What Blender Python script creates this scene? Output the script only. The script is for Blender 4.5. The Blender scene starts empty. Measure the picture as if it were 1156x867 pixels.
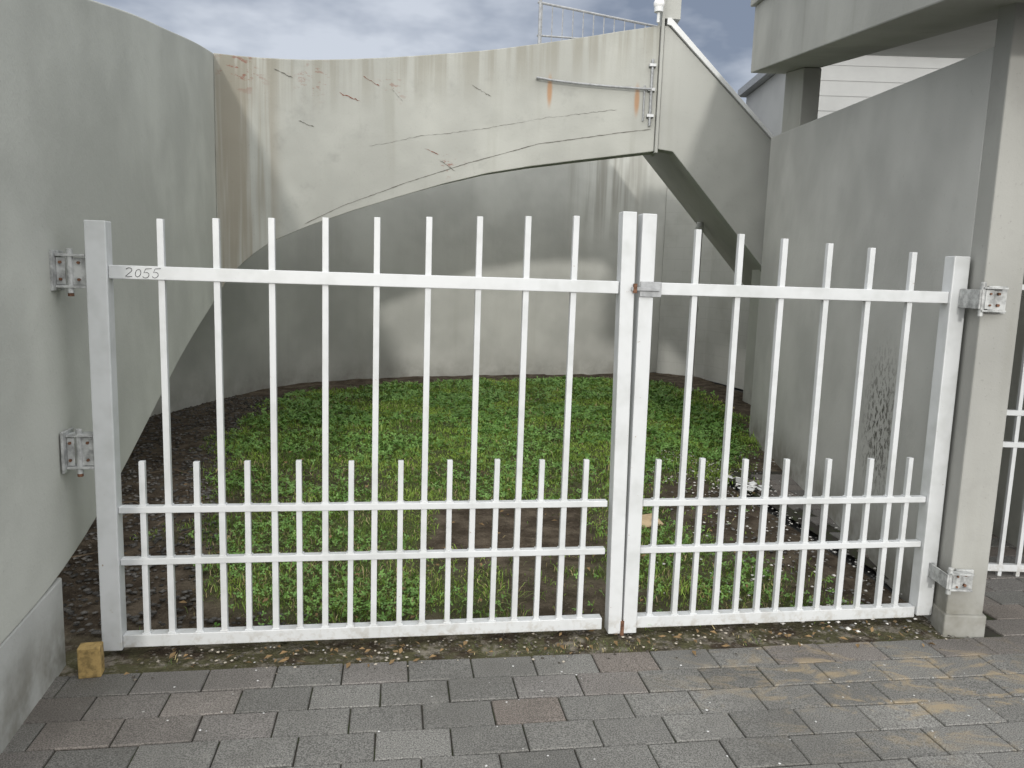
import bpy, math, random, bmesh
import numpy as np
from mathutils import Vector, Matrix
random.seed(7); RNG=np.random.default_rng(11)
scene=bpy.context.scene
COL=scene.collection
# ------------------------------------------------------------ helpers
def link(o,parent=None):
    COL.objects.link(o)
    if parent is not None: o.parent=parent
    return o
def empty(name):
    e=bpy.data.objects.new(name,None); e.empty_display_size=.2
    return link(e)
def mesh(name,verts,faces,mat=None,parent=None,smooth=False,bevel=0):
    me=bpy.data.meshes.new(name); me.from_pydata([tuple(v) for v in verts],[],faces); me.validate(); me.update()
    o=bpy.data.objects.new(name,me)
    if mat: me.materials.append(mat)
    if smooth:
        for p in me.polygons: p.use_smooth=True
    link(o,parent)
    if bevel:
        m=o.modifiers.new('bevel','BEVEL'); m.width=bevel; m.segments=2; m.limit_method='ANGLE'; m.angle_limit=math.radians(35)
    return o
BOXF=[(0,3,2,1),(4,5,6,7),(0,1,5,4),(1,2,6,5),(2,3,7,6),(3,0,4,7)]
class Geo:
    def __init__(s): s.v=[]; s.f=[]
    def add(s,v,f):
        n=len(s.v); s.v+= [tuple(q) for q in v]; s.f+=[tuple(i+n for i in q) for q in f]
    def box(s,x0,x1,y0,y1,z0,z1): s.add([(x0,y0,z0),(x1,y0,z0),(x1,y1,z0),(x0,y1,z0),(x0,y0,z1),(x1,y0,z1),(x1,y1,z1),(x0,y1,z1)],BOXF)
    def tube(s,pts,r,n=10,cap=True):
        pts=[Vector(p) for p in pts]; rings=[]
        for i,p in enumerate(pts):
            d=(pts[min(i+1,len(pts)-1)]-pts[max(i-1,0)]).normalized()
            a=d.cross(Vector((0,0,1)))
            if a.length<.01: a=d.cross(Vector((1,0,0)))
            a.normalize(); b=d.cross(a).normalized()
            rings.append([p+a*math.cos(2*math.pi*k/n)*r+b*math.sin(2*math.pi*k/n)*r for k in range(n)])
        v=[q for R in rings for q in R]; f=[]
        for i in range(len(rings)-1):
            for k in range(n):
                f.append((i*n+k,i*n+(k+1)%n,(i+1)*n+(k+1)%n,(i+1)*n+k))
        if cap: f.append(tuple(range(n-1,-1,-1))); f.append(tuple((len(rings)-1)*n+k for k in range(n)))
        s.add(v,f)
    def obj(s,name,mat,parent=None,**k): return mesh(name,s.v,s.f,mat,parent,**k)
def interp(x,xs,ys): return float(np.interp(x,xs,ys))

_waves={}
def nz(x,y,scale,seed,oct=3):
    x=np.asarray(x,float); y=np.asarray(y,float); out=0; amp=1; tot=0
    for o in range(oct):
        key=(seed,o)
        if key not in _waves:
            rg=np.random.default_rng(seed*31+o); a=rg.uniform(0,2*np.pi,9); k=rg.uniform(.6,1.5,9); ph=rg.uniform(0,6.28,9)
            _waves[key]=(a,k,ph)
        a,k,ph=_waves[key]; f=scale*2**o; s=0
        for i in range(9): s=s+np.sin((x*np.cos(a[i])+y*np.sin(a[i]))*k[i]*f*2*np.pi+ph[i])
        out=out+amp*s/3.; tot+=amp; amp*=.55
    return out/tot
# ------------------------------------------------------------ materials
class N:
    def __init__(s,name):
        s.m=bpy.data.materials.new(name); s.m.use_nodes=True; s.t=s.m.node_tree; s.n=s.t.nodes; s.l=s.t.links
        s.b=s.n['Principled BSDF']; s.tc=s.n.new('ShaderNodeTexCoord').outputs['Object']
    def map(s,sc,loc=(0,0,0)):
        m=s.n.new('ShaderNodeMapping'); s.l.new(s.tc,m.inputs[0]); m.inputs['Scale'].default_value=sc; m.inputs['Location'].default_value=loc; return m.outputs[0]
    def noise(s,scale,detail=4,rough=.55,vec=None,dist=0):
        n=s.n.new('ShaderNodeTexNoise'); n.inputs['Scale'].default_value=scale; n.inputs['Detail'].default_value=min(detail,4); n.inputs['Roughness'].default_value=rough; n.inputs['Distortion'].default_value=dist
        s.l.new(vec or s.tc,n.inputs['Vector']); return n.outputs[0]
    def vor(s,scale,vec=None,feat='F1'):
        n=s.n.new('ShaderNodeTexVoronoi'); n.feature=feat; n.inputs['Scale'].default_value=scale; s.l.new(vec or s.tc,n.inputs['Vector']); return n.outputs[0]
    def ramp(s,fac,a,b,va=0,vb=1):
        n=s.n.new('ShaderNodeMapRange'); n.interpolation_type='SMOOTHSTEP'; s.l.new(fac,n.inputs[0])
        for i,v in enumerate((a,b,va,vb)): n.inputs[i+1].default_value=v
        return n.outputs[0]
    def math(s,op,a,b=0):
        n=s.n.new('ShaderNodeMath'); n.operation=op
        for i,v in enumerate((a,b)):
            if isinstance(v,(int,float)): n.inputs[i].default_value=v
            else: s.l.new(v,n.inputs[i])
        return n.outputs[0]
    def mix(s,fac,a,b,mode='MIX'):
        n=s.n.new('ShaderNodeMix'); n.data_type='RGBA'; n.blend_type=mode
        for sock,v in ((n.inputs[0],fac),(n.inputs[6],a),(n.inputs[7],b)):
            if isinstance(v,(int,float)): sock.default_value=v
            elif isinstance(v,tuple): sock.default_value=(*v,1) if len(v)==3 else v
            else: s.l.new(v,sock)
        return n.outputs[2]
    def sep(s):
        n=s.n.new('ShaderNodeSeparateXYZ'); s.l.new(s.tc,n.inputs[0]); return n.outputs
    def dist(s,p,sc=(1,1,1)):
        m=s.n.new('ShaderNodeVectorMath'); m.operation='SUBTRACT'; s.l.new(s.tc,m.inputs[0]); m.inputs[1].default_value=p
        k=s.n.new('ShaderNodeVectorMath'); k.operation='MULTIPLY'; s.l.new(m.outputs[0],k.inputs[0]); k.inputs[1].default_value=sc
        q=s.n.new('ShaderNodeVectorMath'); q.operation='LENGTH'; s.l.new(k.outputs[0],q.inputs[0]); return q.outputs['Value']
    def bump(s,h,strength,dist=.01,prev=None):
        n=s.n.new('ShaderNodeBump'); n.inputs['Strength'].default_value=strength; n.inputs['Distance'].default_value=dist; s.l.new(h,n.inputs['Height'])
        if prev: s.l.new(prev,n.inputs['Normal'])
        return n.outputs[0]
    def attr(s,name):
        n=s.n.new('ShaderNodeAttribute'); n.attribute_name=name; return n.outputs
    def done(s,col=None,rough=.8,nrm=None,spec=.3,metal=0):
        if col is not None:
            if isinstance(col,tuple): s.b.inputs['Base Color'].default_value=(*col,1)
            else: s.l.new(col,s.b.inputs['Base Color'])
        if isinstance(rough,(int,float)): s.b.inputs['Roughness'].default_value=rough
        else: s.l.new(rough,s.b.inputs['Roughness'])
        s.b.inputs['Specular IOR Level'].default_value=spec; s.b.inputs['Metallic'].default_value=metal
        if nrm: s.l.new(nrm,s.b.inputs['Normal'])
        return s.m
def painted_concrete(name,base,stain=.25,extra=None,streak=.35,low=.5):
    s=N(name)
    dark=tuple(c*.84 for c in base); lite=tuple(min(1,c*1.05) for c in base)
    big=s.ramp(s.noise(.9,3,.6),.35,.68)
    c=s.mix(big,dark,lite)
    if streak>.15:
        st=s.ramp(s.noise(1,3,.65,s.map((5,5,.35))),.52,.80,0,streak)
        c=s.mix(st,c,tuple(b*k for b,k in zip(base,(.62,.61,.55))))
    mid=s.noise(3.1,4,.7)
    bl=s.ramp(mid,.56,.80,0,stain); c=s.mix(bl,c,tuple(b*.62 for b in base))
    fine=s.noise(60,2,.65)
    sp=s.ramp(fine,.64,.78,0,.35); c=s.mix(sp,c,tuple(b*.5 for b in base))
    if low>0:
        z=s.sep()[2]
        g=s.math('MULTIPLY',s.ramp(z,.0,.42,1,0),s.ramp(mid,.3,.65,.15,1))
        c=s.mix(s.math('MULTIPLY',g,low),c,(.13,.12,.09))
    if extra: c=extra(s,c)
    n=s.bump(s.noise(6,2,.6),.20,.02); n=s.bump(fine,.28,.004,n)
    return s.done(c,.78,n,.25)
WALLC=(.50,.51,.47)
def ex_curve(s,c):
    x,y,z=s.sep()
    vs=s.noise(1,3,.65,s.map((8.5,8.5,.35)))
    m=s.math('MULTIPLY',s.ramp(x,-2.30,-2.10,1,0),s.ramp(vs,.36,.60,.0,.65))
    c=s.mix(m,c,(.22,.185,.13))
    ztop=s.math('ADD',s.math('MULTIPLY',x,.215),3.92)
    d=s.math('SUBTRACT',ztop,z)
    g=s.math('MULTIPLY',s.ramp(d,0,.6,1,0),s.ramp(vs,.40,.64,0,.65))
    c=s.mix(g,c,(.25,.24,.20))
    k0=s.ramp(s.noise(1,4,.7,s.map((9,9,22))),.56,.64,0,.9)
    for p,r in (((-1.95,7.55,3.35),.22),((-1.27,7.95,3.38),.18),((-.72,8.1,2.72),.16),((-2.45,7,3.3),.2)):
        dd=s.ramp(s.dist(p,(1,.6,1)),0,r*1.4,1,0)
        c=s.mix(s.math('MULTIPLY',dd,k0),c,(.22,.08,.055))
    for p in ((.29,8.3,3.51),(1.20,8.3,3.46)):
        dd=s.ramp(s.dist(p,(26,.2,4.8)),.3,1,.7,0); c=s.mix(dd,c,(.38,.18,.06))
    return c
def ex_right(s,c):
    dd=s.ramp(s.dist((2.19,4.5,.80),(1,1.6,1)),.05,.62,1,0)
    k=s.math('MULTIPLY',dd,s.ramp(s.noise(38,4,.7,s.map((1,1,.6))),.49,.58,0,.9))
    return s.mix(k,c,(.05,.045,.035))
def ex_back(s,c):
    m=s.math('MULTIPLY',s.ramp(s.dist((1.5,13.2,3.4),(1.0,.3,.7)),.2,1.1,1,0),s.ramp(s.noise(1,3,.6,s.map((6,6,.3))),.4,.62,0,.6))
    return s.mix(m,c,(.20,.19,.16))
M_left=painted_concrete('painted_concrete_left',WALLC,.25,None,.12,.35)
M_curve=painted_concrete('painted_concrete_curve',(.42,.425,.395),.5,ex_curve,.45,0)
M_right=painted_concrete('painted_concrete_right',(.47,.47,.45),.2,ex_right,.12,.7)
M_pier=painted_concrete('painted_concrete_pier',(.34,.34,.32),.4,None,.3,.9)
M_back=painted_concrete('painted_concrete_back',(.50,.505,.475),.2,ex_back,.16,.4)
M_beam=painted_concrete('painted_concrete_beam',(.42,.42,.39),.3,None,.35,0)
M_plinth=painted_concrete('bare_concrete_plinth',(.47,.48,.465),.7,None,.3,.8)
M_panel=painted_concrete('painted_concrete_panel',(.40,.405,.38),.25,None,.2,0)
def block_mat():
    s=N('painted_blockwork')
    b=s.n.new('ShaderNodeTexBrick'); b.inputs['Scale'].default_value=1; b.inputs['Mortar Size'].default_value=.004; b.inputs['Brick Width'].default_value=.4; b.inputs['Row Height'].default_value=.2
    x,y,z=s.sep(); cb=s.n.new('ShaderNodeCombineXYZ'); s.l.new(s.math('SUBTRACT',x,y),cb.inputs[0]); s.l.new(z,cb.inputs[1]); s.l.new(cb.outputs[0],b.inputs['Vector'])
    b.inputs['Color1'].default_value=(.41,.415,.39,1); b.inputs['Color2'].default_value=(.40,.405,.38,1); b.inputs['Mortar'].default_value=(.36,.365,.34,1)
    c=s.mix(s.ramp(s.noise(2,4,.65),.45,.75,0,.4),b.outputs[0],(.28,.28,.25))
    return s.done(c,.85,None)
M_block=block_mat()
def white_paint():
    s=N('white_gate_paint')
    c=s.mix(s.ramp(s.noise(6,3,.65),.4,.75),(.585,.60,.61),(.50,.515,.515))
    ch=s.ramp(s.noise(34,4,.75),.69,.74,0,.8); c=s.mix(ch,c,(.26,.18,.11))
    z=s.sep()[2]
    lo=s.math('MULTIPLY',s.ramp(z,0,.14,1,0),s.ramp(s.noise(22,3,.7),.46,.66,0,.5)); c=s.mix(lo,c,(.30,.26,.20))
    return s.done(c,.40,s.bump(s.noise(90,2),.12,.001),.5)
M_white=white_paint()
def simple(name,col,rough=.6,metal=0,var=.75,sc=20,spec=.4):
    s=N(name); c=s.mix(s.ramp(s.noise(sc,3,.65),.35,.7),col,tuple(k*var for k in col)); return s.done(c,rough,None,spec,metal)
M_galv=simple('galvanised_steel',(.38,.39,.40),.45,.4,.7,30)
M_hinge=simple('painted_hinge_metal',(.48,.49,.485),.45,.1,.5,25)
M_rust=simple('rusted_bolt',(.20,.10,.06),.8,.2,.5,60)
M_crack=simple('crack_dark',(.17,.165,.145),.9,0,.6,30)
M_scr=simple('rust_scrape',(.24,.09,.06),.9,0,.6,30)
M_ink=simple('black_marker_ink',(.05,.05,.055),.6)
M_cap=simple('white_coping_paint',(.66,.67,.67),.5,0,.88,4)
M_woodb=simple('weathered_timber',(.40,.28,.11),.75,0,.45,30)
M_card=simple('tan_cardboard',(.55,.42,.26),.8,0,.75,20)
M_litter=simple('white_litter',(.78,.79,.79),.7,0,.85,30)
M_pipe=simple('pale_pvc_pipe',(.66,.67,.66),.45,0,.88,8)
M_boards=simple('grey_weatherboard',(.36,.365,.36),.6,0,.92,2)
M_soff=simple('soffit_panel',(.60,.605,.58),.7,0,.93,2)
M_ltglass=simple('frosted_lens',(.85,.85,.85),.25,0,.95,10)
def stone_mat(name):
    s=N(name); at=s.attr('pcol'); return s.done(at[0],.85,None)
M_stone=stone_mat('gravel_stone')
def paver_mat():
    s=N('concrete_pavers'); at=s.attr('pcol')[0]
    fine=s.noise(200,2,.7); c=s.mix(s.ramp(fine,.34,.66),s.mix(1.0,at,(.48,.48,.47),'MULTIPLY'),s.mix(1.0,at,(1.50,1.50,1.48),'MULTIPLY'))
    c=s.mix(s.ramp(s.noise(1.3,3,.65),.40,.70,0,.45),c,(.085,.081,.073))
    c=s.mix(s.ramp(s.noise(9,4,.7),.56,.75,0,.35),c,(.27,.26,.235))
    d=s.ramp(s.dist((1.75,2.95,0),(.85,1.7,1)),.2,1.2,1,0)
    k=s.math('MULTIPLY',d,s.ramp(s.noise(3.6,4,.72,s.map((1,2.0,1)),.9),.49,.66,0,.7)); c=s.mix(k,c,(.34,.265,.16))
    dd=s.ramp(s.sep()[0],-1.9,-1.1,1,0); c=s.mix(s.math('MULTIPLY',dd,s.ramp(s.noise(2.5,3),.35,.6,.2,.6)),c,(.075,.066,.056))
    v=s.vor(5.5); c=s.mix(s.ramp(s.math('ADD',v,s.math('MULTIPLY',s.noise(30,2),.04)),.045,.062,.75,0),c,(.48,.48,.46))
    n=s.bump(fine,.6,.003)
    return s.done(c,.82,n,.35)
M_paver=paver_mat()
def joint_mat():
    s=N('paver_joint_sand'); c=s.mix(s.ramp(s.noise(7,4,.7),.45,.62),(.04,.036,.030),(.038,.048,.020)); return s.done(c,.95,None)
M_joint=joint_mat()
def soil_mat():
    s=N('courtyard_soil'); lawn=s.attr('lawn')[2]
    big=s.noise(5,4,.7)
    c=s.mix(s.ramp(big,.35,.7),(.050,.038,.027),(.13,.105,.078))
    c=s.mix(s.ramp(s.noise(60,3,.7),.6,.72,0,.6),c,(.22,.19,.15))
    c=s.mix(lawn,c,(.075,.095,.032))
    x,y,z=s.sep(); e=s.math('SUBTRACT',y,s.math('MULTIPLY',x,.152)); b=s.ramp(e,3.15,3.55,1,0)
    c=s.mix(s.math('MULTIPLY',b,s.ramp(big,.38,.55,0,.7)),c,(.075,.078,.035))
    c=s.mix(s.math('MULTIPLY',b,s.ramp(s.noise(11,4,.7),.50,.64,0,.8)),c,(.24,.215,.18))
    n=s.bump(s.noise(25,3,.7),.9,.03)
    return s.done(c,.95,n,.15)
M_soil=soil_mat()
def grass_mat():
    s=N('grass_blades'); at=s.attr('pcol')[0]; return s.done(at,.5,None,.35)
M_grass=grass_mat()
M_ground=simple('asphalt_ground',(.10,.10,.097),.9,0,.7,6)

# ------------------------------------------------------------ ramp walls
def lwx(y): return -1.757-.218*(y-2.9)
c0=(-2.6,6.78);c1=(-.75,8.45);c2=(1.4,8.3)
def bzp(t): return tuple((1-t)**2*c0[k]+2*t*(1-t)*c1[k]+t*t*c2[k] for k in (0,1))
def bzn(t):
    d=[2*(1-t)*(c1[k]-c0[k])+2*t*(c2[k]-c1[k]) for k in (0,1)]; L=math.hypot(*d); return (-d[1]/L,d[0]/L)
TX=[-2.6,-2.44,-2.25,-1.93,-1.58,-1.19,-.79,-.36,.09,.54,.99,1.4]; TZ=[3.39,3.41,3.44,3.50,3.58,3.67,3.76,3.85,3.95,4.045,4.135,4.20]
BX=[-2.6,-2.57,-2.50,-2.43,-2.33,-2.21,-1.93,-1.57,-1.18,-.76,-.32,.13,.59,1.05,1.4]; BZ=[1.36,1.45,1.56,1.65,1.76,1.86,2.02,2.19,2.35,2.51,2.65,2.75,2.83,2.90,2.95]
def fixn(ob):
    bm=bmesh.new(); bm.from_mesh(ob.data); bmesh.ops.recalc_face_normals(bm,faces=bm.faces); bm.to_mesh(ob.data); bm.free()
def ribbon(name,pts,nrm,zb,zt,th,mat,parent,bevel=.008):
    v=[];f=[];n=len(pts)
    for (x,y),(a,b),z0,z1 in zip(pts,nrm,zb,zt):
        v+=[(x,y,z0),(x,y,z1),(x+a*th,y+b*th,z1),(x+a*th,y+b*th,z0)]
    for i in range(n-1):
        o=4*i
        for k in range(4): f.append((o+k,o+(k+1)%4,o+4+(k+1)%4,o+4+k))
    f.append((3,2,1,0)); f.append((4*n-4,4*n-3,4*n-2,4*n-1))
    ob=mesh(name,v,f,mat,parent); fixn(ob)
    if bevel:
        m=ob.modifiers.new('bevel','BEVEL'); m.width=bevel; m.segments=2; m.limit_method='ANGLE'; m.angle_limit=math.radians(45)
    return ob
ramp=empty('curved_concrete_ramp')
LY=[1.6,2.0,2.5,2.9,3.23,3.6,3.79,4.35,5.08,5.71,6.3,6.775]
LB=[.345,.35,.36,.37,.44,.52,.575,.74,.96,1.12,1.25,1.36]
LT=[2.26,2.36,2.49,2.585,2.665,2.76,2.80,2.93,3.07,3.20,3.31,3.388]
def dense(Y,Z,n=40):
    yy=np.linspace(Y[0],Y[-1],n); zz=np.interp(yy,Y,Z); k=np.ones(5)/5; z2=np.convolve(np.pad(zz,2,mode='reflect',reflect_type='odd'),k,'valid'); return yy,z2
yd,zb_=dense(LY,LB); _,zt_=dense(LY,LT)
nl=(-.976,-.213)
ribbon('near_parapet',[(lwx(y),y) for y in yd],[nl]*len(yd),list(zb_),list(zt_),.16,M_left,ramp)
ribbon('plinth',[(lwx(y)-.004,y) for y in (1.6,2.92)],[nl]*2,[-.05,-.05],[.341,.362],.5,M_plinth,ramp)
ts=[i/60 for i in range(61)]
cp=[bzp(t) for t in ts]
ribbon('curved_parapet',cp,[bzn(t) for t in ts],[interp(p[0],BX,BZ) for p in cp],[interp(p[0],TX,TZ) for p in cp],.2,M_curve,ramp)
ys=[3.0,3.6,4.4,5.1,5.7,6.3,6.77]
inner=[(lwx(y)-.165,y,interp(y,LY,LB)+.22) for y in ys]; outer=[(-3.90,y+.2,interp(y,LY,LB)+.22) for y in ys]
for t in [i/20 for i in range(0,21)]:
    x,y=bzp(t); a,b=bzn(t); z=interp(x,BX,BZ)+.6 if t>0.1 else interp(x,BX,BZ)+.35
    w=.205; W=min(2.0,1.4+2*t); inner.append((x+a*w,y+b*w,z)); outer.append((x+a*W,y+b*W,z))
v=[];f=[]
for i,(p,q) in enumerate(zip(inner,outer)): v+=[p,q,(q[0],q[1],q[2]+.2),(p[0],p[1],p[2]+.2)]
for i in range(len(inner)-1):
    o=4*i
    for k in range(4): f.append((o+k,o+(k+1)%4,o+4+(k+1)%4,o+4+k))
mesh('deck_shade_slab',v,f,M_beam,ramp)  # unseen deck, added to block overhead light and darken the upper back wall
ot=[i/20 for i in range(3,21)]
def opt(t,W): x,y=bzp(t);a,b=bzn(t); return (x+a*W,y+b*W)
ribbon('outer_parapet',[opt(t,min(2.0,1.4+2*t)+.002) for t in ot],[bzn(t) for t in ot],[interp(bzp(t)[0],BX,BZ)+.6 for t in ot],[interp(bzp(t)[0],BX,BZ)+.6+(.62 if t>.3 else .45) for t in ot],.14,M_beam,ramp)
def t_of_x(x):
    lo,hi=0,1
    for _ in range(30):
        m=(lo+hi)/2
        if bzp(m)[0]<x: lo=m
        else: hi=m
    return lo
def strip(name,pts,w,mat,jit=0,off=.0035,step=.03,wj=(.4,1.1)):
    P=[]
    for (x0,z0),(x1,z1) in zip(pts[:-1],pts[1:]):
        n=max(2,int(math.hypot(x1-x0,z1-z0)/step))
        for i in range(n): k=i/n; P.append((x0+(x1-x0)*k,z0+(z1-z0)*k+random.uniform(-jit,jit)))
    P.append(pts[-1]); v=[];f=[]
    for i,(x,z) in enumerate(P):
        t=t_of_x(x); a,b=bzn(t); X,Y=bzp(t); ww=w*random.uniform(*wj)*(1 if 0<i<len(P)-1 else .2)
        v+=[(X-a*off,Y-b*off,z-ww/2),(X-a*off,Y-b*off,z+ww/2)]
    for i in range(len(P)-1): f.append((2*i,2*i+2,2*i+3,2*i+1))
    return mesh(name,v,f,mat,ramp)
strip('construction_joint',[(-1.98,2.03),(-1.68,2.22),(-1.1,2.50),(-.51,2.74),(.2,2.98),(1.04,3.13),(1.36,3.17)],.008,M_crack,.002)
strip('upper_crack',[(-1.45,2.80),(-1.0,2.95),(-.4,3.08),(.3,3.25),(1.0,3.36)],.005,M_crack,.006,wj=(.1,1))
for i,(x,z,L,sl) in enumerate([(-1.5,3.44,.14,-.5),(-1.25,3.36,.10,-1.0),(-2.2,3.36,.14,-.35),(-.95,2.84,.14,-.35),(-.8,2.74,.16,-.6),(-2.02,2.95,.12,-.3),(-1.7,3.25,.18,-.25),(-.5,3.5,.2,-.5)]):
    strip('scrape_%d'%i,[(x,z),(x+L,z+sl*L)],.010,M_crack if i%3 else M_scr,.006,wj=(.1,1.2),step=.015)
g=Geo()
def wp(x,z,o): 
    t=t_of_x(x);a,b=bzn(t);X,Y=bzp(t); return (X-a*o,Y-b*o,z)
g.tube([wp(.16,3.63,0),wp(.16,3.62,.05)],.011); g.tube([wp(.14+1.2*i/8,3.62-.06*(i/8)**.7,.05) for i in range(9)],.012)
g.tube([wp(1.34,3.2,.03),wp(1.34,3.86,.03)],.014); g.tube([wp(1.27,3.25,.03),wp(1.27,3.6,.03)],.009)
for z in (3.3,3.56,3.8): t=wp(1.34,z,.03); g.box(t[0]-.035,t[0]+.035,t[1]-.022,t[1]+.03,z-.014,z+.014)
g.obj('wall_pipe',M_galv,ramp)
# stair balustrade
def pp(x): return 8.3+.0833*(x-1.4)
def panel(name,outline,y0,y1,mat,parent,bev=.008):
    n=len(outline); v=[(x,pp(x)+y0,z) for x,z in outline]+[(x,pp(x)+y1,z) for x,z in outline]
    f=[tuple(range(n)),tuple(range(2*n-1,n-1,-1))]+[(i+n,(i+1)%n+n,(i+1)%n,i) for i in range(n)]
    return mesh(name,v,f,mat,parent,bevel=bev)
stair=empty('concrete_staircase')
panel('balustrade',[(1.44,2.97),(1.60,2.95),(3.5,.85),(3.5,2.32),(2.64,3.12),(1.48,4.19),(1.44,4.19)],-.03,.14,M_panel,stair)
panel('white_coping',[(1.46,4.195),(1.50,4.185),(2.64,3.125),(3.5,2.325),(3.5,2.37),(2.64,3.17),(1.50,4.26),(1.46,4.26)],-.06,.17,M_cap,stair,.004)
panel('newel_pier',[(1.405,2.93),(1.435,2.93),(1.435,4.6),(1.435,5.3),(1.405,5.3)],-.05,.2,M_panel,stair,.004)
panel('upper_pier',[(1.438,4.262),(1.60,4.262),(1.60,5.3),(1.438,5.3)],-.02,.2,M_panel,stair,.004)
panel('stair_shade_slab',[(1.45,3.60),(1.62,3.60),(3.8,1.20),(3.8,1.5),(1.62,3.88),(1.45,3.88)],.142,3.2,M_beam,stair,.004)  # hidden slab under the flight, deepened to block skylight from the corner below
# ------------------------------------------------------------ courtyard walls
def polywall(name,path,z0,zt,th,mat,parent=None):
    nr=[]
    for i in range(len(path)):
        a=path[max(i-1,0)]; b=path[min(i+1,len(path)-1)]; dx,dy=b[0]-a[0],b[1]-a[1]; L=math.hypot(dx,dy); nr.append((-dy/L,dx/L))
    return ribbon(name,path,nr,[z0]*len(path),zt,th,mat,parent,.004)
raw=[(-3.98,2.9),(-3.98,6),(-3.96,7.2),(-3.80,8.12),(-3.60,9.06),(-3.30,10.30),(-2.85,11.05),(-2.02,11.70),(-1.1,12.15),(-.27,12.50),(.7,12.92),(1.73,13.35),(2.70,13.745)]
def catm(P,n=6):
    out=[]
    for i in range(len(P)-1):
        p0=P[max(i-1,0)];p1=P[i];p2=P[i+1];p3=P[min(i+2,len(P)-1)]
        for k in range(n):
            t=k/n; out.append(tuple(.5*((2*p1[j])+(-p0[j]+p2[j])*t+(2*p0[j]-5*p1[j]+4*p2[j]-p3[j])*t*t+(-p0[j]+3*p1[j]-3*p2[j]+p3[j])*t**3) for j in (0,1)))
    out.append(P[-1]); return out
backp=catm(raw)
polywall('courtyard_back_wall',backp,-.05,[interp(y,[2.9,6,8,10.3,12],[1.6,2.5,3.2,3.85,4.2]) for x,y in backp],.2,M_back)
polywall('blockwork_wall',[(2.575,13.675),(3.33,13.27),(3.72,11.9),(3.85,10.2),(3.9,8.9)],-.05,[4.2,4.2,3.7,3.2,2.8],.2,M_block)
dp=empty('downpipe'); g=Geo(); g.tube([(2.62,11.25,0),(2.62,11.25,2.47)],.045,14); g.obj('pipe',M_pipe,dp,smooth=True)
g=Geo()
for z in (.02,1.2,2.35): g.tube([(2.62,11.25,z),(2.62,11.25,z+.05)],.056,14)
g.obj('collars',M_pipe,dp)
# ------------------------------------------------------------ right building
def rx(y,o=0): return 2.075+.1063*(y-3.44)+o
bld=empty('concrete_canopy_building')
yy=[3.60,4.5,5.5,6.5,7.5,8.19]
def topz(y): return 2.69+.0925*(y-3.66)
ribbon('side_wall',[(rx(y),y) for y in yy],[(.994,-.106)]*len(yy),[-.05]*len(yy),[topz(y) for y in yy],.17,M_right,bld)
def obox(name,y0,y1,o0,o1,zb0,zb1,zt0,zt1,mat,parent=bld,bev=.008):
    v=[(rx(y0,o0),y0,zb0),(rx(y0,o1),y0,zb0),(rx(y1,o1),y1,zb1),(rx(y1,o0),y1,zb1),(rx(y0,o0),y0,zt0),(rx(y0,o1),y0,zt0),(rx(y1,o1),y1,zt1),(rx(y1,o0),y1,zt1)]
    return mesh(name,v,BOXF,mat,parent,bevel=bev)
obox('front_pier',3.44,3.597,-.002,.172,-.05,-.05,3.3,3.3,M_pier)
obox('pier_base',3.425,3.60,-.012,.185,-.05,-.05,.10,.10,M_pier)
fb=lambda y:3.66+.19*(y-7.89)
obox('canopy_fascia_beam',2.9,7.95,-.30,.16,fb(2.9),fb(7.95),fb(2.9)+.62,fb(7.95)+.62,M_beam)
obox('canopy_coping',2.9,8.0,-.34,.2,fb(2.9)+.623,fb(8)+.623,fb(2.9)+.70,fb(8)+.70,M_beam)
obox('canopy_column',7.05,7.75,.004,.16,topz(7.05)-.02,topz(7.75)-.02,fb(7.05)-.002,fb(7.75)-.002,M_beam)
obox('canopy_soffit',2.9,7.95,.163,3.2,fb(2.9)+.20,fb(7.95)+.20,fb(2.9)+.6,fb(7.95)+.6,M_soff)
obox('soffit_joint',5.2,5.23,.17,3.2,fb(5.2)+.187,fb(5.23)+.187,fb(5.2)+.198,fb(5.23)+.198,M_crack)
wb=empty('weatherboard_building'); g=Geo()
for i in range(24):
    z=.0+.2*i; g.add([(3.95,11.0,z),(11,11.0,z),(11,10.985,z),(3.95,10.985,z),(3.95,11.0,z+.2),(11,11.0,z+.2),(11,10.993,z+.2),(3.95,10.993,z+.2)],BOXF)
g.obj('boards',M_boards,wb); g=Geo(); g.box(3.93,11,11.003,14,0,4.85); g.obj('shell',M_boards,wb); g=Geo(); g.box(3.8,11.2,10.8,14.1,4.86,4.98); g.obj('roof_edge',M_galv,wb)
g=Geo(); g.box(3.25,3.4,4.6,10.7,-.05,2.75); g.obj('neighbouring_wall',M_left)
sg=empty('security_gate'); g=Geo()
for z,h in ((.03,.04),(.75,.03),(.93,.03),(1.62,.03)): g.box(2.36,3.90,4.205,4.235,z,z+h)
for i in range(15): x=2.40+i*.104; g.box(x-.011,x+.011,4.209,4.231,.0,1.75)
g.obj('bars',M_white,sg,bevel=.002)
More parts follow.
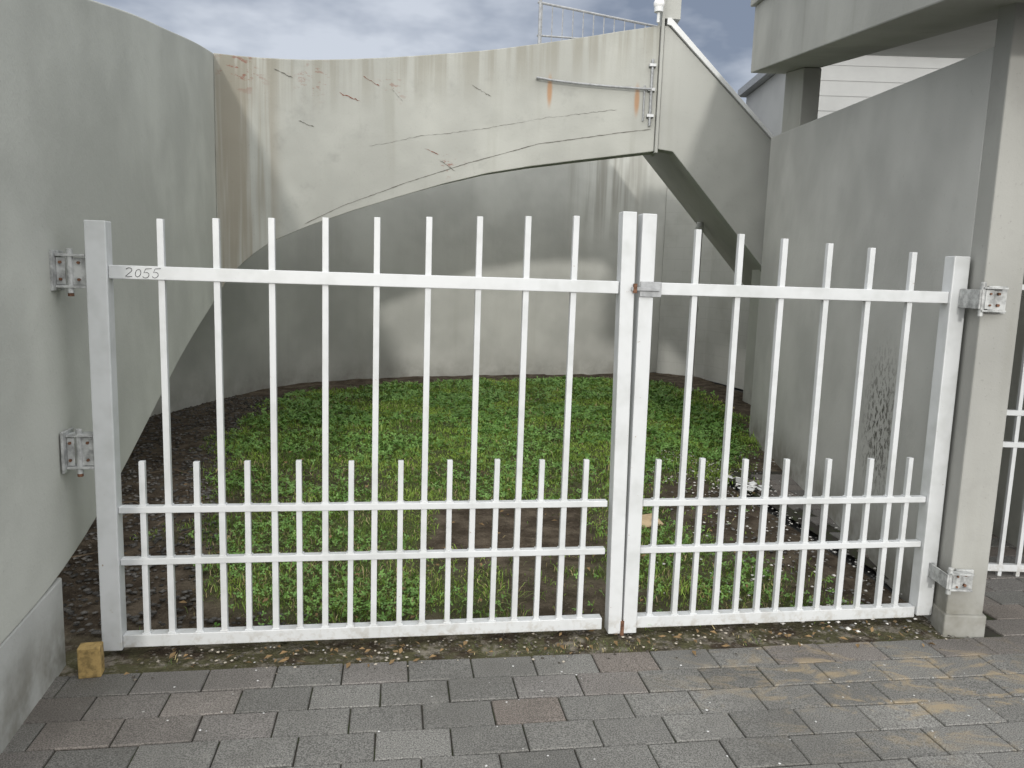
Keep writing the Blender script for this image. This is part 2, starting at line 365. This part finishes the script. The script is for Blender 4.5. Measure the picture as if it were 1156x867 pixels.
# ------------------------------------------------------------ roof railing + lamp
rl=empty('roof_railing'); g=Geo()
for i in range(11):
    x=.20+i*.115; g.tube([(x,9.0,3.9),(x,9.0,4.60-.05*i*.35)],.007,6)
g.tube([(.15,9.0,4.62),(1.5,9.0,4.40)],.014,8); g.tube([(.15,9.0,4.27),(1.5,9.0,4.22)],.011,8); g.tube([(.18,9.0,3.8),(.18,9.0,5.1)],.018,8)
g.obj('bars',M_galv,rl)
lp=empty('security_light'); g=Geo()
g.tube([(1.36,8.22,4.30),(1.36,8.22,4.36)],.045,14); g.tube([(1.36,8.22,4.20),(1.36,8.22,4.31)],.015,8); g.obj('base',M_cap,lp)
bpy.ops.mesh.primitive_uv_sphere_add(segments=20,ring_count=12,radius=.055,location=(1.36,8.22,4.38)); o=bpy.context.object; o.name='lens'; o.data.materials.append(M_ltglass); o.parent=lp
for p in o.data.polygons: p.use_smooth=True
# ------------------------------------------------------------ gates
A=Vector((-1.618,3.016,0)); B=Vector((2.043,3.583,0)); D=(B-A).normalized(); NN=Vector((D.y,-D.x,0))
def gp(s,n,z): return A+D*s+NN*n+Vector((0,0,z))
def gbox(g,s0,s1,n0,n1,z0,z1,ds=0):
    g.add([gp(s0,n0,z0),gp(s1,n0,z0),gp(s1,n1,z0),gp(s0,n1,z0),gp(s0+ds,n0,z1),gp(s1+ds,n0,z1),gp(s1+ds,n1,z1),gp(s0+ds,n1,z1)],[tuple(reversed(q)) for q in BOXF])
def leaf(stiles,a,b,tall,short,ztop):
    e=empty('metal_gate')
    for nm,s,w,z0,h,ds in stiles:
        g=Geo(); gbox(g,s-w/2,s+w/2,-.034,.034,z0,h,ds); g.obj(nm,M_white,e,bevel=.004)
    g=Geo(); gbox(g,a,b,-.022,.022,1.545,1.598); g.obj('top_rail',M_white,e,bevel=.003)
    g=Geo(); gbox(g,a,b,-.024,.024,.028,.082); g.obj('bottom_rail',M_white,e,bevel=.003)
    for i,z in enumerate((.395,.615)): g=Geo(); gbox(g,a,b,-.016,.018,z-.014,z+.014); g.obj('mid_rail_%d'%i,M_white,e,bevel=.003)
    g=Geo()
    for s in tall: gbox(g,s-.0125,s+.0125,-.0125,.0125,.07,ztop(s),random.uniform(-.004,.004))
    g.obj('tall_pickets',M_white,e,bevel=.002)
    g=Geo()
    for s in short: gbox(g,s-.0115,s+.0115,-.0115,.0115,.07,.815+random.uniform(-.003,.003),random.uniform(-.004,.004))
    g.obj('short_pickets',M_white,e,bevel=.002)
    g=Geo()
    for s in list(tall)+list(short):
        for z in (.410,.630,.083): gbox(g,s-.017,s+.017,-.015,.0165,z-.003,z+.0035)
    g.obj('weld_beads',M_white,e,bevel=.0015)
    return e
gl=leaf([('hinge_stile',0,.078,.02,1.765,0),('lock_stile',2.142,.062,.008,1.89,-.03)],.04,2.11-.028,[.23,.44,.65,.855,1.06,1.27,1.48,1.68,1.885],[.13,.34,.54,.75,.96,1.17,1.38,1.58,1.78,1.98],lambda s:1.77+.05*s)
gr=leaf([('lock_stile',2.212,.064,.008,1.885,-.012),('hinge_stile',3.69,.08,.04,1.76,-.005)],2.246,3.644,[2.43,2.63,2.835,3.05,3.25,3.46],[2.31,2.52,2.73,2.93,3.14,3.35,3.55],lambda s:1.83-.058*(s-2.43))
g=Geo(); gbox(g,2.17,2.265,.036,.044,1.535,1.60); gbox(g,2.13,2.255,.045,.055,1.56,1.575); g.obj('latch_plate',M_galv,gr,bevel=.002)
g=Geo(); g.tube([gp(2.145,.052,1.55),gp(2.145,.052,1.59)],.009); g.obj('latch_pin',M_rust,gr)
g=Geo(); g.tube([gp(2.175,.03,.0),gp(2.175,.03,.07)],.010); g.obj('drop_bolt',M_rust,gr)
def hinge(parent,z,h,s_post,s_wall,n0=0.0):
    g=Geo()
    a=s_wall; gbox(g,a,a+.010,n0-.05,n0+.055,z-h/2-.012,z+h/2+.012)
    for zz in (z-h/2,z+h/2-.01):
        lo,hi=sorted((s_post,s_wall+.011)); gbox(g,lo,hi,n0-.03,n0+.035,zz,zz+.010)
    m=(s_post+s_wall)/2
    gbox(g,m,s_post,n0+.012,n0+.02,z-h/2+.012,z+h/2-.014)
    gbox(g,s_wall+.011,m-.016,n0+.018,n0+.025,z-h/2+.012,z+h/2-.014)
    g.tube([gp(m,n0+.02,z-h/2-.02),gp(m,n0+.02,z+h/2+.02)],.012,12)
    g.obj('hinge_bracket',M_hinge,parent,bevel=.0015)
    g=Geo()
    for zz in (z-h/4,z+h/4):
        g.tube([gp(m-.032,n0+.025,zz),gp(m-.032,n0+.033,zz)],.006,6); g.tube([gp(m+.032,n0+.02,zz),gp(m+.032,n0+.028,zz)],.006,6)
    g.tube([gp(m,n0+.02,z-h/2-.032),gp(m,n0+.02,z-h/2-.020)],.011,6)
    g.obj('hinge_bolts',M_rust,parent)
hinge(gl,1.57,.13,-.040,-.158); hinge(gl,.86,.14,-.040,-.150)
g=Geo()
for z,yf,h in ((1.57,3.438,.06),(.275,3.438,.048)):
    g.box(2.090,2.172,yf-.012,yf-.002,z-h,z+h)
    for zz in (z-h+.006,z+h-.014): g.box(2.045,2.150,yf-.055,yf-.013,zz,zz+.008)
    g.box(2.030,2.038,yf-.05,3.556,z-h*.7,z+h*.7)
    g.tube([(2.050,yf-.035,z-h-.015),(2.050,yf-.035,z+h+.015)],.011,12)
    g.box(2.062,2.098,yf-.04,yf-.034,z-h*.7,z+h*.7)
g.obj('pier_hinges',M_hinge,gr,bevel=.0015)
g=Geo()
for z in (1.57,.275):
    for dz in (-.025,.025):
        g.tube([(2.132,3.425,z+dz),(2.132,3.414,z+dz)],.007,6); g.tube([(2.082,3.397,z+dz),(2.082,3.391,z+dz)],.005,6)
g.obj('pier_hinge_bolts',M_rust,gr)
# hand-written number in marker strokes
def circ(cx,cz,rx_,rz_,a0,a1,n=10): return [(cx+rx_*math.cos(math.radians(a0+(a1-a0)*i/n)),cz+rz_*math.sin(math.radians(a0+(a1-a0)*i/n))) for i in range(n+1)]
five=[(.030,.037),(.008,.035),(.004,.021)]+circ(.012,.011,.012,.011,80,-150,9)
glyph=[[circ(.012,.027,.011,.009,160,-30,7)+[(.003,.003),(.013,.001),(.027,.003)]],[circ(.013,.017,.010,.0145,100,470,16)],[five],[[(a*.95+.001,b+.002) for a,b in five]]]
g=Geo(); off=0
for k,gl_ in enumerate(glyph):
    for st in gl_:
        pts=[gp(.098+off+a+.18*b,.0228,1.553+b-.0008*k) for a,b in st]; g.tube(pts,.0013,5)
    off+=(.034,.030,.034,.034)[k]
g.obj('handwritten_number',M_ink,gl)
# ------------------------------------------------------------ ground
g=Geo(); g.add([(-150,-150,-.09),(150,-150,-.09),(150,150,-.09),(-150,150,-.09)],[(0,1,2,3)]); g.obj('ground',M_ground)
ang=math.atan(.152); e1=np.array([math.cos(ang),math.sin(ang)]); e2=np.array([-math.sin(ang),math.cos(ang)]); O=np.array([0.12,3.10])
def uv2xy(u,v): return O[0]+e1[0]*u+e2[0]*v, O[1]+e1[1]*u+e2[1]*v
PW,PH,J=.262,.165,.0055
V=[];F=[];C=[]
def paver(u0,u1,v0,v1,col):
    u0+=J/2;u1-=J/2;v0+=J/2;v1-=J/2
    dz=random.gauss(0,.0014); tx=random.gauss(0,.005); ty=random.gauss(0,.006); n=len(V); cu_,cv=(u0+u1)/2,(v0+v1)/2
    rot=random.gauss(0,.005)
    for (ins,z) in ((0,-.05),(0,-.004),(.0035,0)):
        for (u,v) in ((u0+ins,v0+ins),(u1-ins,v0+ins),(u1-ins,v1-ins),(u0+ins,v1-ins)):
            du,dv_=u-cu_,v-cv; uu=cu_+du-dv_*rot; vv=cv+dv_+du*rot
            x,y=uv2xy(uu,vv); V.append((x,y,z+dz+tx*du+ty*dv_)); C.append((*col,1))
    for k in range(4):
        q=(k+1)%4; F.append((n+k,n+q,n+4+q,n+4+k)); F.append((n+4+k,n+4+q,n+8+q,n+8+k))
    F.append((n+8,n+9,n+10,n+11))
def pcolr(j,u):
    g_=random.gauss(.163,.015); col=[g_*1.01,g_*.99,g_*.945]
    pr=.5 if j==0 else (.2 if j<3 else .05)
    if u<-1.2: pr=max(pr,.45)
    if j<0: pr=.7
    if random.random()<pr: k=random.uniform(.3,.9); col=[g_*(1+.08*k),g_*(1-.08*k),g_*(1-.18*k)]
    return col
for j in range(-18,34):
    off=(j%2)*PW/2+ (j*37%5)*.012
    for i in range(-24,36):
        u0=i*PW+off; v1=-j*PH; v0=v1-PH
        x,y=uv2xy(u0+PW/2,(v0+v1)/2)
        if j<0 and not (u0>2.16 and x<6): continue
        if x<-2.6 or x>8: continue
        paver(u0,u0+PW,v0,v1,pcolr(j,u0))
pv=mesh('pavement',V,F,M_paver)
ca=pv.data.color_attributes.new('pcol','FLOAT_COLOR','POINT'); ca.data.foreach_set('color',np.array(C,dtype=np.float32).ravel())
g=Geo(); q=[uv2xy(-7,-5.7),uv2xy(9,-5.7),uv2xy(9,0.0),uv2xy(-7,0.0)]; g.add([(x,y,-.009) for x,y in q],[(0,1,2,3)])
q=[uv2xy(2.16,0.001),uv2xy(9,0.001),uv2xy(9,3.1),uv2xy(2.16,3.1)]; g.add([(x,y,-.009) for x,y in q],[(0,1,2,3)])
g.obj('pavement_joints',M_joint)
poly=[(-1.50,3.24),(-1.75,4.0),(-1.95,4.7),(-2.45,6.2),(-2.90,7.75),(-2.9,9.2),(-2.6,10.2),(-1.8,11.0),(-.4,11.8),(1.0,12.4),(2.25,12.3),(2.75,11.4),(2.85,10.0),(2.55,7.8),(2.05,6.5),(1.72,5.6),(1.62,4.6),(1.70,3.9),(1.75,3.60)]
def inside(x,y):
    r=np.zeros(x.shape,bool); n=len(poly); j=n-1
    for i in range(n):
        xi,yi=poly[i]; xj,yj=poly[j]
        c=((yi>y)!=(yj>y)) & (x<(xj-xi)*(y-yi)/((yj-yi)+1e-12)+xi); r^=c; j=i
    return r
def edged(x,y):
    d=np.full(x.shape,1e9); n=len(poly)
    for i in range(n):
        ax,ay=poly[i]; bx,by=poly[(i+1)%n]; ex,ey=bx-ax,by-ay; t=np.clip(((x-ax)*ex+(y-ay)*ey)/(ex*ex+ey*ey),0,1)
        d=np.minimum(d,np.hypot(x-ax-t*ex,y-ay-t*ey))
    return np.where(inside(x,y),d,-d)
def lawnmask(x,y):
    d=edged(x,y)+.16*nz(x,y,.9,3)
    m=np.clip(d/.28+.35,0,1)
    b=np.maximum(np.abs(x-.02-.05*(y-4.8))/.50,np.abs(y-4.80)/.50)+.06*nz(x,y,1.6,5); m*=np.clip((b-.92)/.18,0.01,1)
    thin=nz(x,y,.6,9); near=np.clip((7.2-y)/3.,0,1)
    m*=1-near*np.clip(thin*1.5+.25,0,.93)
    m*=1-.5*np.clip(nz(x,y,.8,19)*1.3,0,1)
    b2=np.hypot((x-1.45)/.5,(y-5.4)/1.1)+.2*nz(x,y,1.3,8); m*=np.clip((b2-.6)/.5,.06,1)
    return m
NU,NV=190,220
us=np.linspace(-4.6,4.6,NU); vs=np.linspace(0,11.3,NV); U_,V_=np.meshgrid(us,vs); X_,Y_=uv2xy(U_,V_)
Z_=-.006+.010*nz(X_,Y_,1.1,21)+.006*nz(X_,Y_,4,22)-.008; Z_=np.where((V_<.08),-.010,Z_); Z_+= .02*np.clip(V_/1.0,0,1)*(U_<1.9)
vv=np.stack([X_.ravel(),Y_.ravel(),Z_.ravel()],1); ff=[]
for j in range(NV-1):
    for i in range(NU-1):
        a=j*NU+i
        if U_[j,i]>2.05 and V_[j,i]<3.0: continue
        ff.append((a,a+1,a+NU+1,a+NU))
so=mesh('soil_ground',vv.tolist(),ff,M_soil,smooth=True)
at=so.data.attributes.new('lawn','FLOAT','POINT'); at.data.foreach_set('value',lawnmask(X_,Y_).ravel().astype(np.float32)*.8)
def soilz(x,y): return .008+.010*nz(x,y,1.1,21)
def fast_mesh(name,verts,loops,starts,totals,cols,mat):
    me=bpy.data.meshes.new(name); me.vertices.add(len(verts)); me.vertices.foreach_set('co',verts.astype(np.float32).ravel())
    me.loops.add(len(loops)); me.loops.foreach_set('vertex_index',loops.astype(np.int32)); me.polygons.add(len(starts)); me.polygons.foreach_set('loop_start',starts.astype(np.int32)); me.polygons.foreach_set('loop_total',totals.astype(np.int32))
    me.update(calc_edges=True); ca=me.color_attributes.new('pcol','FLOAT_COLOR','POINT'); ca.data.foreach_set('color',cols.astype(np.float32).ravel())
    me.materials.append(mat); o=bpy.data.objects.new(name,me); return link(o)
def make_blades(n,hs,wd,gaus,colA,colB,dry,extra=None):
    if extra is None:
        yv=3.15+9.8*RNG.random(n*3)**1.35; xv=RNG.uniform(-3.4,3.2,n*3)
    else: xv,yv=extra
    keep=RNG.random(xv.shape)<(lawnmask(xv,yv) if extra is None else 1.1)
    x=xv[keep][:n]; y=yv[keep][:n]; n=len(x)
    dist=np.clip(y/5.,.75,2.0)
    h=hs*(.45+1.0*RNG.random(n))*(1+.5*nz(x,y,1.7,31))
    w=wd*dist*(.7+.6*RNG.random(n)); th=RNG.uniform(0,2*np.pi,n); lean=np.abs(RNG.normal(0,gaus,n)); ph=RNG.uniform(0,2*np.pi,n)
    dx,dy=np.cos(th),np.sin(th); lx,ly=np.cos(ph)*lean,np.sin(ph)*lean; z0=soilz(x,y)-.004
    b0=np.stack([x-dx*w/2,y-dy*w/2,z0],1); b1=np.stack([x+dx*w/2,y+dy*w/2,z0],1)
    mx,my=x+lx*h*.35,y+ly*h*.35; k=.42
    m0=np.stack([mx-dx*w*k,my-dy*w*k,z0+h*.6],1); m1=np.stack([mx+dx*w*k,my+dy*w*k,z0+h*.6],1)
    tp=np.stack([x+lx*h,y+ly*h,z0+h*(1-.35*np.clip(lean,0,1))],1)
    verts=np.stack([b0,b1,m1,m0,tp],1).reshape(-1,3)
    base=np.arange(n)*5
    loops=np.stack([base,base+1,base+2,base+3,base+3,base+2,base+4],1).ravel()
    starts=np.stack([np.arange(n)*7,np.arange(n)*7+4],1).ravel(); totals=np.tile([4,3],n)
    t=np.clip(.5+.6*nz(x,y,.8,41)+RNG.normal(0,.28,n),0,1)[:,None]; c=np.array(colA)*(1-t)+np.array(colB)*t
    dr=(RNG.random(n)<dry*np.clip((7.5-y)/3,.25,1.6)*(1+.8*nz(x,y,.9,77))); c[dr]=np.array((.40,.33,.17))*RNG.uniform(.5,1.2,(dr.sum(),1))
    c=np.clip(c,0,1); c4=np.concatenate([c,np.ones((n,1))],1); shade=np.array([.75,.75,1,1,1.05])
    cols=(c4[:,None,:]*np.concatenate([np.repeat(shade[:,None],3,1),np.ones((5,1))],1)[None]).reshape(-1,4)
    return verts,loops,starts,totals,cols
def merge(parts):
    vo=lo=0; V=[];L=[];S=[];T=[];C=[]
    for v,l,s,t,c in parts:
        V.append(v);L.append(l+vo);S.append(s+lo);T.append(t);C.append(c); vo+=len(v);lo+=len(l)
    return [np.concatenate(q) for q in (V,L,S,T,C)]
def make_clover(n):
    yv=3.2+9.8*RNG.random(n*3)**1.3; xv=RNG.uniform(-3.4,3.2,n*3)
    keep=RNG.random(n*3)<lawnmask(xv,yv)*np.clip(.45+.8*nz(xv,yv,.7,51),0,1); x=xv[keep][:n];y=yv[keep][:n];n=len(x)
    r=.0092*np.clip(y/5.,.9,1.8)*RNG.uniform(.6,1.3,n); h=.016+.024*RNG.random(n); th0=RNG.uniform(0,6.28,n); tx=RNG.normal(0,.4,n); ty=RNG.normal(0,.4,n)
    out=[]
    for q in range(3):
        th=th0+q*2.094
        cx,cy=np.cos(th),np.sin(th); px,py=-cy,cx
        def P(a,b): 
            X=x+cx*a*r+px*b*r; Y=y+cy*a*r+py*b*r; return np.stack([X,Y,soilz(x,y)+h+(X-x)*tx+(Y-y)*ty],1)
        out.append(np.stack([P(0,0),P(.9,-.62),P(1.75,-.3),P(1.75,.3),P(.9,.62)],1))
    verts=np.concatenate(out,1).reshape(-1,3); m=n*3
    loops=np.arange(m*5); starts=np.arange(m)*5; totals=np.full(m,5)
    t=RNG.random((n,1)); c=np.array((.085,.19,.032))*(1-t)+np.array((.19,.34,.085))*t; c4=np.concatenate([c,np.ones((n,1))],1); cols=np.repeat(c4,15,0)
    return verts,loops,starts,totals,cols
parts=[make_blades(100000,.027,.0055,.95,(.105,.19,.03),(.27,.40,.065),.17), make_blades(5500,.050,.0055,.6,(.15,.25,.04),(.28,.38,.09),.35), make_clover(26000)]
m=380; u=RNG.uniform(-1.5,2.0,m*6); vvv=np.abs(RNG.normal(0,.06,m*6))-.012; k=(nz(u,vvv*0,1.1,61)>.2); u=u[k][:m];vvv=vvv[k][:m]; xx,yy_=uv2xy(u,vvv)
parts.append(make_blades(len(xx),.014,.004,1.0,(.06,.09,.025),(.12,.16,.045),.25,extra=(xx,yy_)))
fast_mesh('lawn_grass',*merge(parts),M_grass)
def stones(name,x,y,z,r,cols,mat):
    base=np.array([(1,0,0),(-1,0,0),(0,1,0),(0,-1,0),(0,0,.7),(0,0,-.7),(.7,.7,.25),(-.7,.7,.2),(-.7,-.7,.3),(.7,-.7,.2)])
    faces=[(4,0,6),(4,6,2),(4,2,7),(4,7,1),(4,1,8),(4,8,3),(4,3,9),(4,9,0),(5,6,0),(5,2,6),(5,7,2),(5,1,7),(5,8,1),(5,3,8),(5,9,3),(5,0,9)]
    n=len(x); P=base[None]*RNG.uniform(.65,1.25,(n,10,3))*r[:,None,None]; a=RNG.uniform(0,6.28,n); ca_,sa=np.cos(a)[:,None],np.sin(a)[:,None]
    X=P[:,:,0]*ca_-P[:,:,1]*sa; Y=P[:,:,0]*sa+P[:,:,1]*ca_; verts=np.stack([X+x[:,None],Y+y[:,None],P[:,:,2]*.7+z[:,None]],2).reshape(-1,3)
    f=(np.array(faces)[None]+np.arange(n)[:,None,None]*10).reshape(-1); nf=n*16
    c=np.repeat(np.concatenate([cols,np.ones((n,1))],1),10,0)
    return fast_mesh(name,verts,f,np.arange(nf)*3,np.full(nf,3),c,mat)
n=5200; x=RNG.uniform(-3.85,-.9,n*3); y=3.15+RNG.random(n*3)*6.5; m=(edged(x,y)<.12)&~((x<lwx(y)-.3)&(y<3.0)); x=x[m][:n];y=y[m][:n]
g1=RNG.uniform(.04,.16,(len(x),1)); stones('gravel',x,y,soilz(x,y)+.003,RNG.uniform(.006,.020,len(x)),g1*np.array([[1,.95,.88]]),M_stone)
n=1300; x=RNG.normal(1.75,.36,n); y=RNG.uniform(3.40,7.2,n); m=(x<rx(y,-.03)); x=x[m];y=y[m]
g1=RNG.choice([.12,.25,.70],(len(x),1),p=[.3,.3,.40]); stones('pebble_litter',x,y,soilz(x,y)+.006,RNG.uniform(.004,.014,len(x)),g1*np.array([[1,.98,.94]]),M_stone)
n=800; u=RNG.uniform(-1.6,2.1,n); v=RNG.normal(.09,.07,n); x,y=uv2xy(u,v); g1=RNG.choice([.08,.16,.45],(n,1),p=[.5,.35,.15]); stones('edge_grit',x,y,np.where(v<0,.002,.002),RNG.uniform(.003,.009,n),g1*np.array([[1,.90,.76]]),M_stone)
n=110; x=RNG.uniform(-1.3,2.6,n); y=RNG.uniform(2.0,3.1,n); stones('white_flecks',x,y,np.full(n,.002),RNG.uniform(.002,.006,n),np.full((n,3),.6),M_stone)
lv=Geo()
for k in range(300):
    if k<130: x=random.uniform(-1.5,2.0); y=3.10+.152*x+random.gauss(.06,.07)
    else: x=random.uniform(-2.4,1.9); y=random.uniform(3.3,6.5)
    a=random.random()*6.28; L=random.uniform(.010,.024); W=L*.42; cx,cy=math.cos(a),math.sin(a); z=.006 if k<130 else .040; t=random.gauss(0,.25)
    lv.add([(x-cx*L,y-cy*L,z),(x+cy*W,y-cx*W,z+.003),(x+cx*L,y+cy*L,z+L*t+.004),(x-cy*W,y+cx*W,z+.008)],[(0,1,2,3)])
lv.obj('dry_leaves',simple('dry_leaf',(.26,.17,.08),.8,0,.5,9))
tw=Geo()
for k in range(16):
    x=random.uniform(-2.5,-1.6); y=random.uniform(3.6,6.0); a=random.random()*3.14; L=random.uniform(.08,.3); z=float(soilz(np.array(x),np.array(y)))+.02
    tw.tube([(x,y,z),(x+.5*L*math.cos(a),y+.5*L*math.sin(a),z+.02),(x+L*math.cos(a+.3),y+L*math.sin(a+.3),z+.005)],.004,5)
tw.obj('twigs',simple('twig_bark',(.12,.09,.06),.9,0,.6,30))
def rbox(g,c,sx,sy,sz,rz,tilt=0):
    Mx=Matrix.Translation(c)@Matrix.Rotation(rz,4,'Z')@Matrix.Rotation(tilt,4,'X')
    g.add([Mx@Vector((a*sx/2,b*sy/2,d*sz/2)) for d in (-1,1) for a,b in ((-1,-1),(1,-1),(1,1),(-1,1))],BOXF)
g=Geo(); rbox(g,(-1.615,2.83,.062),.082,.055,.125,.25,.03); g.obj('timber_block',M_woodb,bevel=.004)
g=Geo(); rbox(g,(.92,4.87,.05),.17,.12,.012,.5,.35); rbox(g,(.84,4.93,.045),.10,.07,.008,-.3,-.2); g.obj('cardboard_scrap',M_card,bevel=.002)
g=Geo()
for k in range(9):
    rbox(g,(1.88+random.gauss(0,.05),5.85+random.gauss(0,.12),.035+random.random()*.03),.07,.05,.01,random.random()*3,random.gauss(0,.5))
g.obj('crumpled_paper',M_litter,bevel=.003)
# ------------------------------------------------------------ light
el=math.radians(12.0); sh=-.02
trav=Vector((sh,1,-math.tan(el)*math.hypot(1,sh))).normalized()
sd=bpy.data.lights.new('sun','SUN'); sd.energy=1.35; sd.angle=math.radians(2.5); sd.color=(1,.965,.91)
so_=bpy.data.objects.new('sun',sd); so_.rotation_euler=trav.to_track_quat('-Z','Y').to_euler(); link(so_)
w=bpy.data.worlds.new('World'); scene.world=w; w.use_nodes=True; nt=w.node_tree; bg=nt.nodes['Background']
sky=nt.nodes.new('ShaderNodeTexSky'); sky.sky_type='NISHITA'; sky.sun_disc=False; sky.sun_elevation=el; sdir=-trav
sky.sun_rotation=math.atan2(sdir.x,sdir.y)
tc=nt.nodes.new('ShaderNodeTexCoord'); mp=nt.nodes.new('ShaderNodeMapping'); mp.inputs['Scale'].default_value=(1,1,2.4); nt.links.new(tc.outputs['Generated'],mp.inputs[0])
no=nt.nodes.new('ShaderNodeTexNoise'); no.inputs['Scale'].default_value=3.6; no.inputs['Detail'].default_value=5; no.inputs['Roughness'].default_value=.55; nt.links.new(mp.outputs[0],no.inputs['Vector'])
cr=nt.nodes.new('ShaderNodeValToRGB'); cr.color_ramp.elements[0].position=.42; cr.color_ramp.elements[0].color=(2.3,2.7,3.6,1); cr.color_ramp.elements[1].position=.64; cr.color_ramp.elements[1].color=(6.6,7.0,7.8,1); nt.links.new(no.outputs[0],cr.inputs[0])
dt=nt.nodes.new('ShaderNodeVectorMath'); dt.operation='DOT_PRODUCT'; nt.links.new(tc.outputs['Generated'],dt.inputs[0]); gd=Vector((0,-.62,.78)).normalized(); dt.inputs[1].default_value=gd
mr=nt.nodes.new('ShaderNodeMapRange'); mr.interpolation_type='SMOOTHSTEP'; nt.links.new(dt.outputs['Value'],mr.inputs[0]); mr.inputs[1].default_value=.0; mr.inputs[2].default_value=.85
mx=nt.nodes.new('ShaderNodeMix'); mx.data_type='RGBA'; nt.links.new(mr.outputs[0],mx.inputs[0]); nt.links.new(cr.outputs[0],mx.inputs[6]); mx.inputs[7].default_value=(23,23,22.6,1)
m2=nt.nodes.new('ShaderNodeMix'); m2.data_type='RGBA'; m2.inputs[0].default_value=.88; nt.links.new(sky.outputs[0],m2.inputs[6]); nt.links.new(mx.outputs[2],m2.inputs[7])
nt.links.new(m2.outputs[2],bg.inputs[0]); bg.inputs[1].default_value=.10
# ------------------------------------------------------------ camera
p=math.radians(7.9); r=math.radians(1.85)
Fv=Vector((0,math.cos(p),-math.sin(p))); R0=Vector((1,0,0)); U0=Vector((0,math.sin(p),math.cos(p)))
R=R0*math.cos(r)+U0*math.sin(r); U=-R0*math.sin(r)+U0*math.cos(r)
cd=bpy.data.cameras.new('camera'); cd.sensor_width=36; cd.lens=868/1156*36; cd.clip_end=600; cd.clip_start=.05
co=bpy.data.objects.new('camera',cd); co.matrix_world=Matrix(((R.x,U.x,-Fv.x,0),(R.y,U.y,-Fv.y,0),(R.z,U.z,-Fv.z,1.6),(0,0,0,1))); link(co); scene.camera=co
scene.view_settings.view_transform='Standard'; scene.view_settings.look='None'; scene.view_settings.exposure=0
